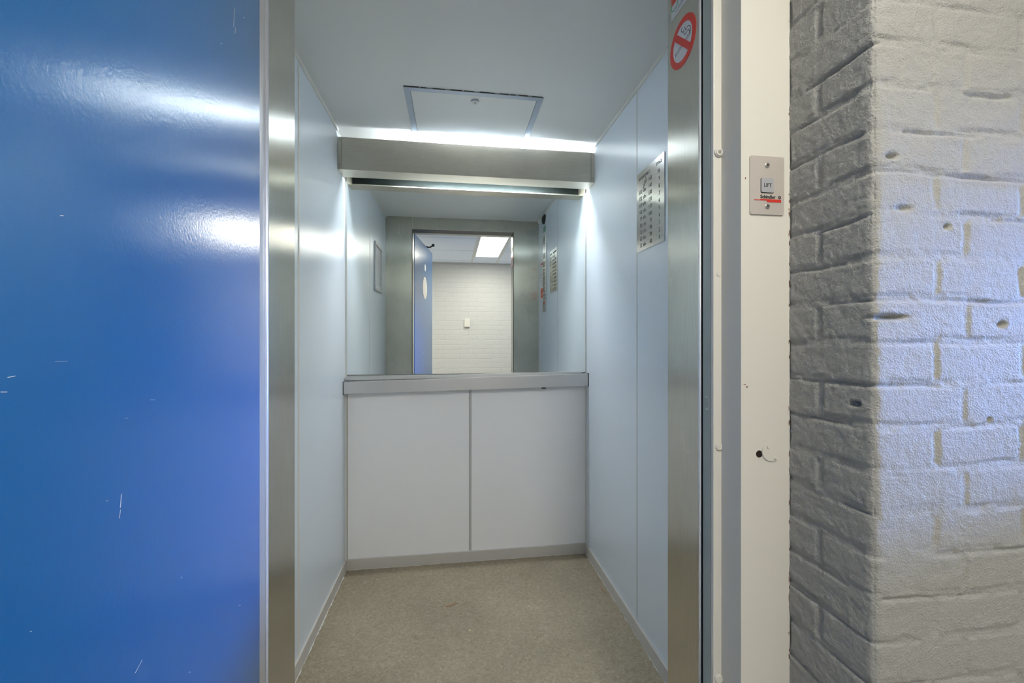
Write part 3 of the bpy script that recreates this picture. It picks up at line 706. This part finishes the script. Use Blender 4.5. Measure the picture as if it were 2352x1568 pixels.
# ================================================================== LANDING WALL (painted brick)
JB = [0.754 + 0.0625 * k for k in range(-12, 23)]
LREV = 0.6854 - YW
def brick_h(s, z):
    """relief along the unfolded corner: s<0 reveal (from the corner), s>0 front"""
    wz = noise.noise(Vector((s * 7, z * 7, 1.3))) * 0.004 + noise.noise(Vector((s * 22, z * 22, 5.3))) * 0.0018
    ws = noise.noise(Vector((s * 9, z * 14, 9.1))) * 0.004
    zz = z + wz; ss = s + ws
    k = math.floor((zz - 0.754) / 0.0625); fz = (zz - 0.754) - k * 0.0625
    dz = min(fz, 0.0625 - fz)
    if k % 2 == 0: js = [-0.0936, 0.155, 0.377, 0.599]
    else: js = [-0.16, 0.106, 0.259, 0.48, 0.70]
    js = [j + noise.noise(Vector((k * 3.7, j * 11, 2))) * 0.006 for j in js]
    ds = min(abs(ss - j) for j in js)
    jz = 0.0052 + 0.002 * noise.noise(Vector((s * 12, k * 2.3, 4)))
    def st(x, w, soft): return max(0.0, min(1.0, (x - w) / soft))
    rough = noise.noise(Vector((s * 60, z * 60, 3))) * 0.5 + 0.5
    m1 = st(dz, jz, 0.0036); m2 = st(ds, 0.0042, 0.0032)
    m1 = m1 * m1 * (3 - 2 * m1); m2 = m2 * m2 * (3 - 2 * m2)
    depth_v = 0.0030 + 0.0015 * noise.noise(Vector((k * 5.1, s * 6, 7)))
    depth = 0.0022 + 0.0040 * noise.noise(Vector((s * 8, k * 1.7, 11)))
    h = -(1 - m1) * max(0.001, depth) - (1 - m2) * m1 * max(0.0008, depth_v) * (0.7 if s > 0 else 1.0)
    # per-brick offset and tilt
    h += 0.0015 * noise.noise(Vector((k * 9.7, round(s * 5) * 3.1, 21)))
    # messy mortar: raised crumbs within the bed joint
    h += (1 - m1) * 0.0022 * rough * (1 if noise.noise(Vector((s * 16, z * 30, 8))) > -0.15 else 0)
    # narrow crack along the lower brick edges
    if fz > 0.0565 and noise.noise(Vector((s * 5, k * 4.1, 15))) > 0.05: h -= 0.0035 * (1 - abs(fz - 0.0595) / 0.003 if abs(fz - 0.0595) < 0.003 else 0)
    h += noise.noise(Vector((s * 45, z * 45, 0))) * 0.0009 + noise.noise(Vector((s * 130, z * 130, 0))) * 0.0008
    if s < 0: h += noise.noise(Vector((s * 170, z * 200, 6))) * 0.0008 + noise.noise(Vector((s * 70, z * 80, 16))) * 0.0004
    # pits
    for (ps, pz, pr, pd) in ((0.022, 1.165, 0.040, 0.012), (0.222, 1.155, 0.010, 0.008), (0.20, 1.010, 0.006, 0.006), (0.125, 1.30, 0.007, 0.007), (-0.03, 1.035, 0.011, 0.012), (0.03, 1.40, 0.012, 0.008), (0.05, 1.325, 0.018, 0.006)):
        q = ((s - ps) / pr) ** 2 + ((z - pz) / min(pr, 0.0055)) ** 2
        if q < 1: h -= pd * (1 - q)
    return h
def near_wall():
    bm = bmesh.new()
    rc = 0.007
    ss = []
    s = -LREV
    while s < -rc: ss.append(s); s += 0.0024
    ss.insert(0, -LREV - 0.006)
    n = 7
    for i in range(n + 1): ss.append(-rc + 2 * rc * i / n)
    s = rc + 0.0026
    while s < 0.42: ss.append(s); s += 0.0026
    zs = []; z = 0.36
    while z < 1.80: zs.append(z); z += 0.0027
    zs = [0.0, 0.1, 0.2, 0.3] + zs + [1.85, 1.95, 2.05, ZCC]
    grid = []
    for s in ss:
        if s <= -rc: p = Vector((0.604, YW - s, 0)); nn = Vector((-1, 0, 0))
        elif s >= rc: p = Vector((0.604 + s, YW, 0)); nn = Vector((0, -1, 0))
        else:
            t = (s + rc) / (2 * rc) * math.pi / 2
            nn = Vector((-math.cos(t), -math.sin(t), 0)); p = Vector((0.604 + rc, YW + rc, 0)) + nn * rc
        row = []
        for z in zs:
            h = brick_h(s, z)
            if abs(s) < 0.012: h += -0.0022 * (1 - abs(s) / 0.012) + 0.0030 * noise.noise(Vector((0.3, z * 24, 3.3))) * (1 - abs(s) / 0.012)
            q = p + nn * h; row.append(bm.verts.new((q.x, q.y, z)))
        grid.append(row)
    for i in range(len(grid) - 1):
        for j in range(len(zs) - 1):
            bm.faces.new((grid[i][j], grid[i + 1][j], grid[i + 1][j + 1], grid[i][j + 1]))
    me = bpy.data.meshes.new('wall_landing')
    bm.normal_update(); bm.to_mesh(me); bm.free()
    me.materials.append(M['brick'])
    for p in me.polygons: p.use_smooth = True
    o = bpy.data.objects.new('wall_landing', me); col.objects.link(o)
    return o
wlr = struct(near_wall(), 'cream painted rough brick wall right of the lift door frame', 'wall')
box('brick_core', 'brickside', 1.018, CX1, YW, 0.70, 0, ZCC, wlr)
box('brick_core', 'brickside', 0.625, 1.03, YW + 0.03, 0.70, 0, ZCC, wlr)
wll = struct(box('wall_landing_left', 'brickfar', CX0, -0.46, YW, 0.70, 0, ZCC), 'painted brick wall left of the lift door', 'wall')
box('brick_lintel', 'brickfar', -0.46, 0.604, YW + .02, 0.684, ZCC - 0.06, ZCC, wll)

# ================================================================== CORRIDOR
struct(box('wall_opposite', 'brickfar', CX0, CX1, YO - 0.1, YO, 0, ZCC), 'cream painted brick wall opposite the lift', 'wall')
M['cfloor'] = mat('corridor_vinyl', (0.62, 0.60, 0.56), 0.5)
struct(box('floor_corridor', 'cfloor', CX0, CX1, YO, 0.775, -0.03, -0.003), 'corridor floor in front of the lift', 'floor')
cc = struct(box('ceiling_corridor', 'tile', CX0, CX1, YO, 0.70, ZCC, ZCC + 0.03), 'suspended tile ceiling of the corridor', 'ceiling')
struct(box('wall_corridor_left', 'brickfar', CX0 - 0.1, CX0, YO, 0.70, 0, ZCC), 'end wall of the corridor on the left', 'wall')
# grid of the suspended ceiling
bm = bmesh.new()
for y in (-1.12, -0.52, 0.082): add_box(bm, CX0, 0.232, y - 0.004, y + 0.004, ZCC - 0.002, ZCC)
for y in (-0.83, 0.215): add_box(bm, 0.254, 0.56, y - 0.004, y + 0.004, ZCC - 0.002, ZCC)
for y in (-1.12, -0.52, 0.082): add_box(bm, 0.585, CX1, y - 0.004, y + 0.004, ZCC - 0.002, ZCC)
for y0_, y1_ in ((YO, YO + 0.018), (0.51, 0.529)): add_box(bm, CX0, CX1, y0_, y1_, ZCC - 0.003, ZCC)
add_box(bm, 0.232, 0.254, YO + 0.018, YW, ZCC - 0.003, ZCC); add_box(bm, 0.560, 0.585, YO + 0.018, YW, ZCC - 0.003, ZCC)
obj('ceiling_grid', bm, 'grid', cc)
# lit panel
lp = thing('ceiling_panel_light', (0.405, -0.31, ZCC - 0.006), 'bright rectangular panel light in the corridor ceiling, seen in the mirror', 'light')
obj('panel_frame', frame4(0.256, 0.558, -0.825, 0.205, 0.017, ZCC - 0.008, ZCC - 0.0005), 'grid', lp)
box('diffuser', 'led', 0.274, 0.540, -0.807, 0.187, ZCC - 0.005, ZCC - 0.001, lp)
# blank box on the opposite wall
wbx = thing('wall_switch', (0.184, YO, CZ + .20), 'small white square wall box on the opposite brick wall, seen in mirror', 'switch')
box('housing', 'white_plastic', 0.145, 0.218, YO + 0.0005, YO + 0.022, CZ + .145, CZ + .255, wbx, 0.003)
box('cover', 'white_plastic', 0.149, 0.214, YO + 0.0225, YO + 0.030, CZ + .150, CZ + .250, wbx, 0.002)
# window wall at the right end
wz0, wz1, wy0, wy1 = 1.16, 2.02, -1.15, 0.40
wcr = struct(box('wall_corridor_right', 'brickfar', CX1, CX1 + 0.12, YO, 0.70, 0, wz0), 'end wall of the corridor with a window', 'wall')
box('wall_upper', 'brickfar', CX1, CX1 + 0.12, YO, 0.70, wz1, ZCC, wcr)
box('wall_side', 'brickfar', CX1, CX1 + 0.12, YO, wy0, wz0, wz1, wcr)
box('wall_side', 'brickfar', CX1, CX1 + 0.12, wy1, 0.70, wz0, wz1, wcr)
bm = bmesh.new()
for a0, a1, b0, b1 in ((wy0, wy1, wz0, wz0 + .03), (wy0, wy1, wz1 - .03, wz1), (wy0, wy0 + .03, wz0 + .03, wz1 - .03), (wy1 - .03, wy1, wz0 + .03, wz1 - .03)):
    add_box(bm, CX1 + 0.03, CX1 + 0.07, a0, a1, b0, b1)
wi = struct(obj('window_1', bm, 'grid'), 'corridor window at the right end', 'window')

# ================================================================== BLUE LIFT DOOR (swung open towards the camera)
H0 = Vector((-0.3142, 0.742, 0)); F0 = Vector((-0.2096, -0.070, 0))
DW = (F0 - H0).length; du = (F0 - H0).normalized(); dn = Vector((-du.y, du.x, 0))       # dn: towards the passage (+X)
if dn.x < 0: dn = -dn
DT = 0.044; DH = 2.0
Md = Matrix(((du.x, dn.x, 0, H0.x), (du.y, dn.y, 0, H0.y), (0, 0, 1, 0), (0, 0, 0, 1)))   # local: x along door, y out of inner face, z up
def dobj(name, bm, m, parent=None, smooth=False):
    bmesh.ops.transform(bm, matrix=Md, verts=bm.verts[:]); return obj(name, bm, m, parent, smooth)
dr = bpy.data.objects.new('door_1', None); col.objects.link(dr); dr.location = H0; bpy.context.view_layer.update()
struct(dr, 'glossy blue steel lift door standing open at the left', 'door')
dobj('door_leaf', add_box(bmesh.new(), 0, DW, -DT, 0, 0.012, DH, 0.0015), 'blue', dr)
pc = dobj('pale_round_disc', add_cyl(bmesh.new(), (0.430, 0.0008, 1.599), 0.102, 0.0012, 'Y', 56), 'white_plastic', dr)  # flat pale disc on the inner face of the leaf
bm = bmesh.new()
for i in range(4):
    a = R(45 + 90 * i); add_cyl(bm, (0.430 + 0.105 * math.cos(a), 0.001, 1.599 + 0.105 * math.sin(a)), 0.004, 0.002, 'Y', 12)
dobj('disc_rim_screws', bm, 'rubber', pc)
dobj('door_sticker', add_cyl(bmesh.new(), (0.445, 0.0006, 1.789), 0.033, 0.0008, 'Y', 40), 'paper', dr)
bm = bmesh.new(); bm_ = [(0.425, 0.0, 1.79)]
# closer arm with roller on top of the leaf
bm = bmesh.new(); add_box(bm, 0.56, 0.62, -0.035, -0.010, DH - 0.004, DH + 0.012, 0.002); ca = dobj('closer_arm', bm, 'rubber', dr)
bm = bmesh.new()
for i in range(8):
    a = i / 7; add_cyl(bm, (0.59 + 0.015 * a, -0.015 + 0.055 * a, DH + 0.018 - 0.012 * math.sin(a * 3.1) + 0.014 * a), 0.006, 0.014, 'Y', 12)
dobj('arm_rod', bm, 'rubber', ca)
dobj('roller', add_cyl(bmesh.new(), (0.605, 0.046, DH + 0.034), 0.014, 0.012, 'X', 24, bev=0.002), 'rubber', ca)
# scratches and flakes in the enamel
bm = bmesh.new(); rnd = random.Random(5)
def dpx(u, v):
    """point of the open leaf seen at photo pixel (u, v) -> (along, height)"""
    t = math.tan(math.atan((u - 1176) / 966.19) + 0.139275)
    # H0 + q*du, X = t*Y
    q = (t * H0.y - H0.x) / (du.x - t * du.y); p = H0 + du * q
    yc = p.x * math.sin(0.139275) + p.y * math.cos(0.139275)
    return q, CZ + (776.2 - v) / 966.19 * yc
Pd = lambda a, b, d: (a, 0.0001 + d, b)
for u, v, l, wd, an in ((277, 1150, 22, 4, 85), (275, 1180, 14, 2, 84), (141, 495, 5, 3, 0), (25, 865, 12, 3, 12), (8, 900, 10, 3, 0), (140, 830, 20, 1, 3), (537, 40, 30, 1, 88), (540, 70, 10, 1, 85), (350, 918, 8, 1, 0), (290, 960, 5, 1, 0), (416, 1326, 3, 1.5, 40), (550, 1390, 3, 2, 0), (435, 1543, 3, 2, 0), (318, 1530, 24, 1.2, 62), (508, 100, 2, 2, 0), (560, 40, 2, 2, 0), (245, 1150, 3, 2, 0), (70, 1450, 3, 2, 20)):
    l *= 0.7; dx, dy = l * math.cos(R(an)), -l * math.sin(R(an))
    a = dpx(u - dx, v - dy); b = dpx(u + dx, v + dy); c = dpx(u, v)
    w_ = wd * 0.00012
    stroke(bm, [a, c, b], w_, Pd, 0, 0.0002)
dobj('scratches', bm, 'paper', dr)

# ================================================================== DEBRIS ON THE CABIN FLOOR
sp = bmesh.new()
for i in range(5):
    add_box(sp, -0.030 + i * 0.0095, -0.019 + i * 0.0095, 1.800 + 0.0035 * i - 0.0012, 1.800 + 0.0035 * i + 0.0016, 0.0002, 0.0028, 0.0006)
tag(obj('wood_splinter', sp, 'wood'), 'thin brown wood splinter lying on the middle of the cabin floor', 'splinter', 'splinters on the cabin floor')
sp = bmesh.new()
for i in range(4):
    add_box(sp, 0.668 - 0.002 * i, 0.6705 - 0.002 * i, 1.80 + i * 0.011, 1.812 + i * 0.011, 0.0002, 0.002, 0.0005)
tag(obj('wood_splinter', sp, 'wood'), 'curled reddish splinter on the floor against the right skirting', 'splinter', 'splinters on the cabin floor')
def crumb(x, y, r, m, label, seed):
    bm = bmesh.new(); bmesh.ops.create_icosphere(bm, subdivisions=1, radius=r); rnd = random.Random(seed)
    for v in bm.verts: v.co *= rnd.uniform(0.6, 1.3); v.co.z *= 0.5
    mz = min(v.co.z for v in bm.verts)
    for v in bm.verts: v.co += Vector((x, y, -mz + 0.0001))
    tag(obj('crumb', bm, m), label, 'crumb', 'crumbs on the cabin floor')
crumb(0.063, 1.639, 0.0045, 'crumb', 'yellow crumb on the cabin floor nearest the doorway', 1)
crumb(-0.352, 2.040, 0.0042, 'crumb', 'curved yellowish crumb near the left rear corner of the floor', 2)
crumb(-0.405, 2.016, 0.0034, 'crumb', 'tiny yellowish crumb nearest the left skirting', 3)
crumb(0.318, 1.753, 0.0024, 'crumb_white', 'tiny white crumb right of the middle of the cabin floor', 4)
crumb(0.581, 1.990, 0.0030, 'crumb_white', 'tiny white crumb near the right rear corner of the floor', 5)
crumb(0.446, 1.632, 0.0022, 'crumb_white', 'smallest white crumb toward the right front of the floor', 6)
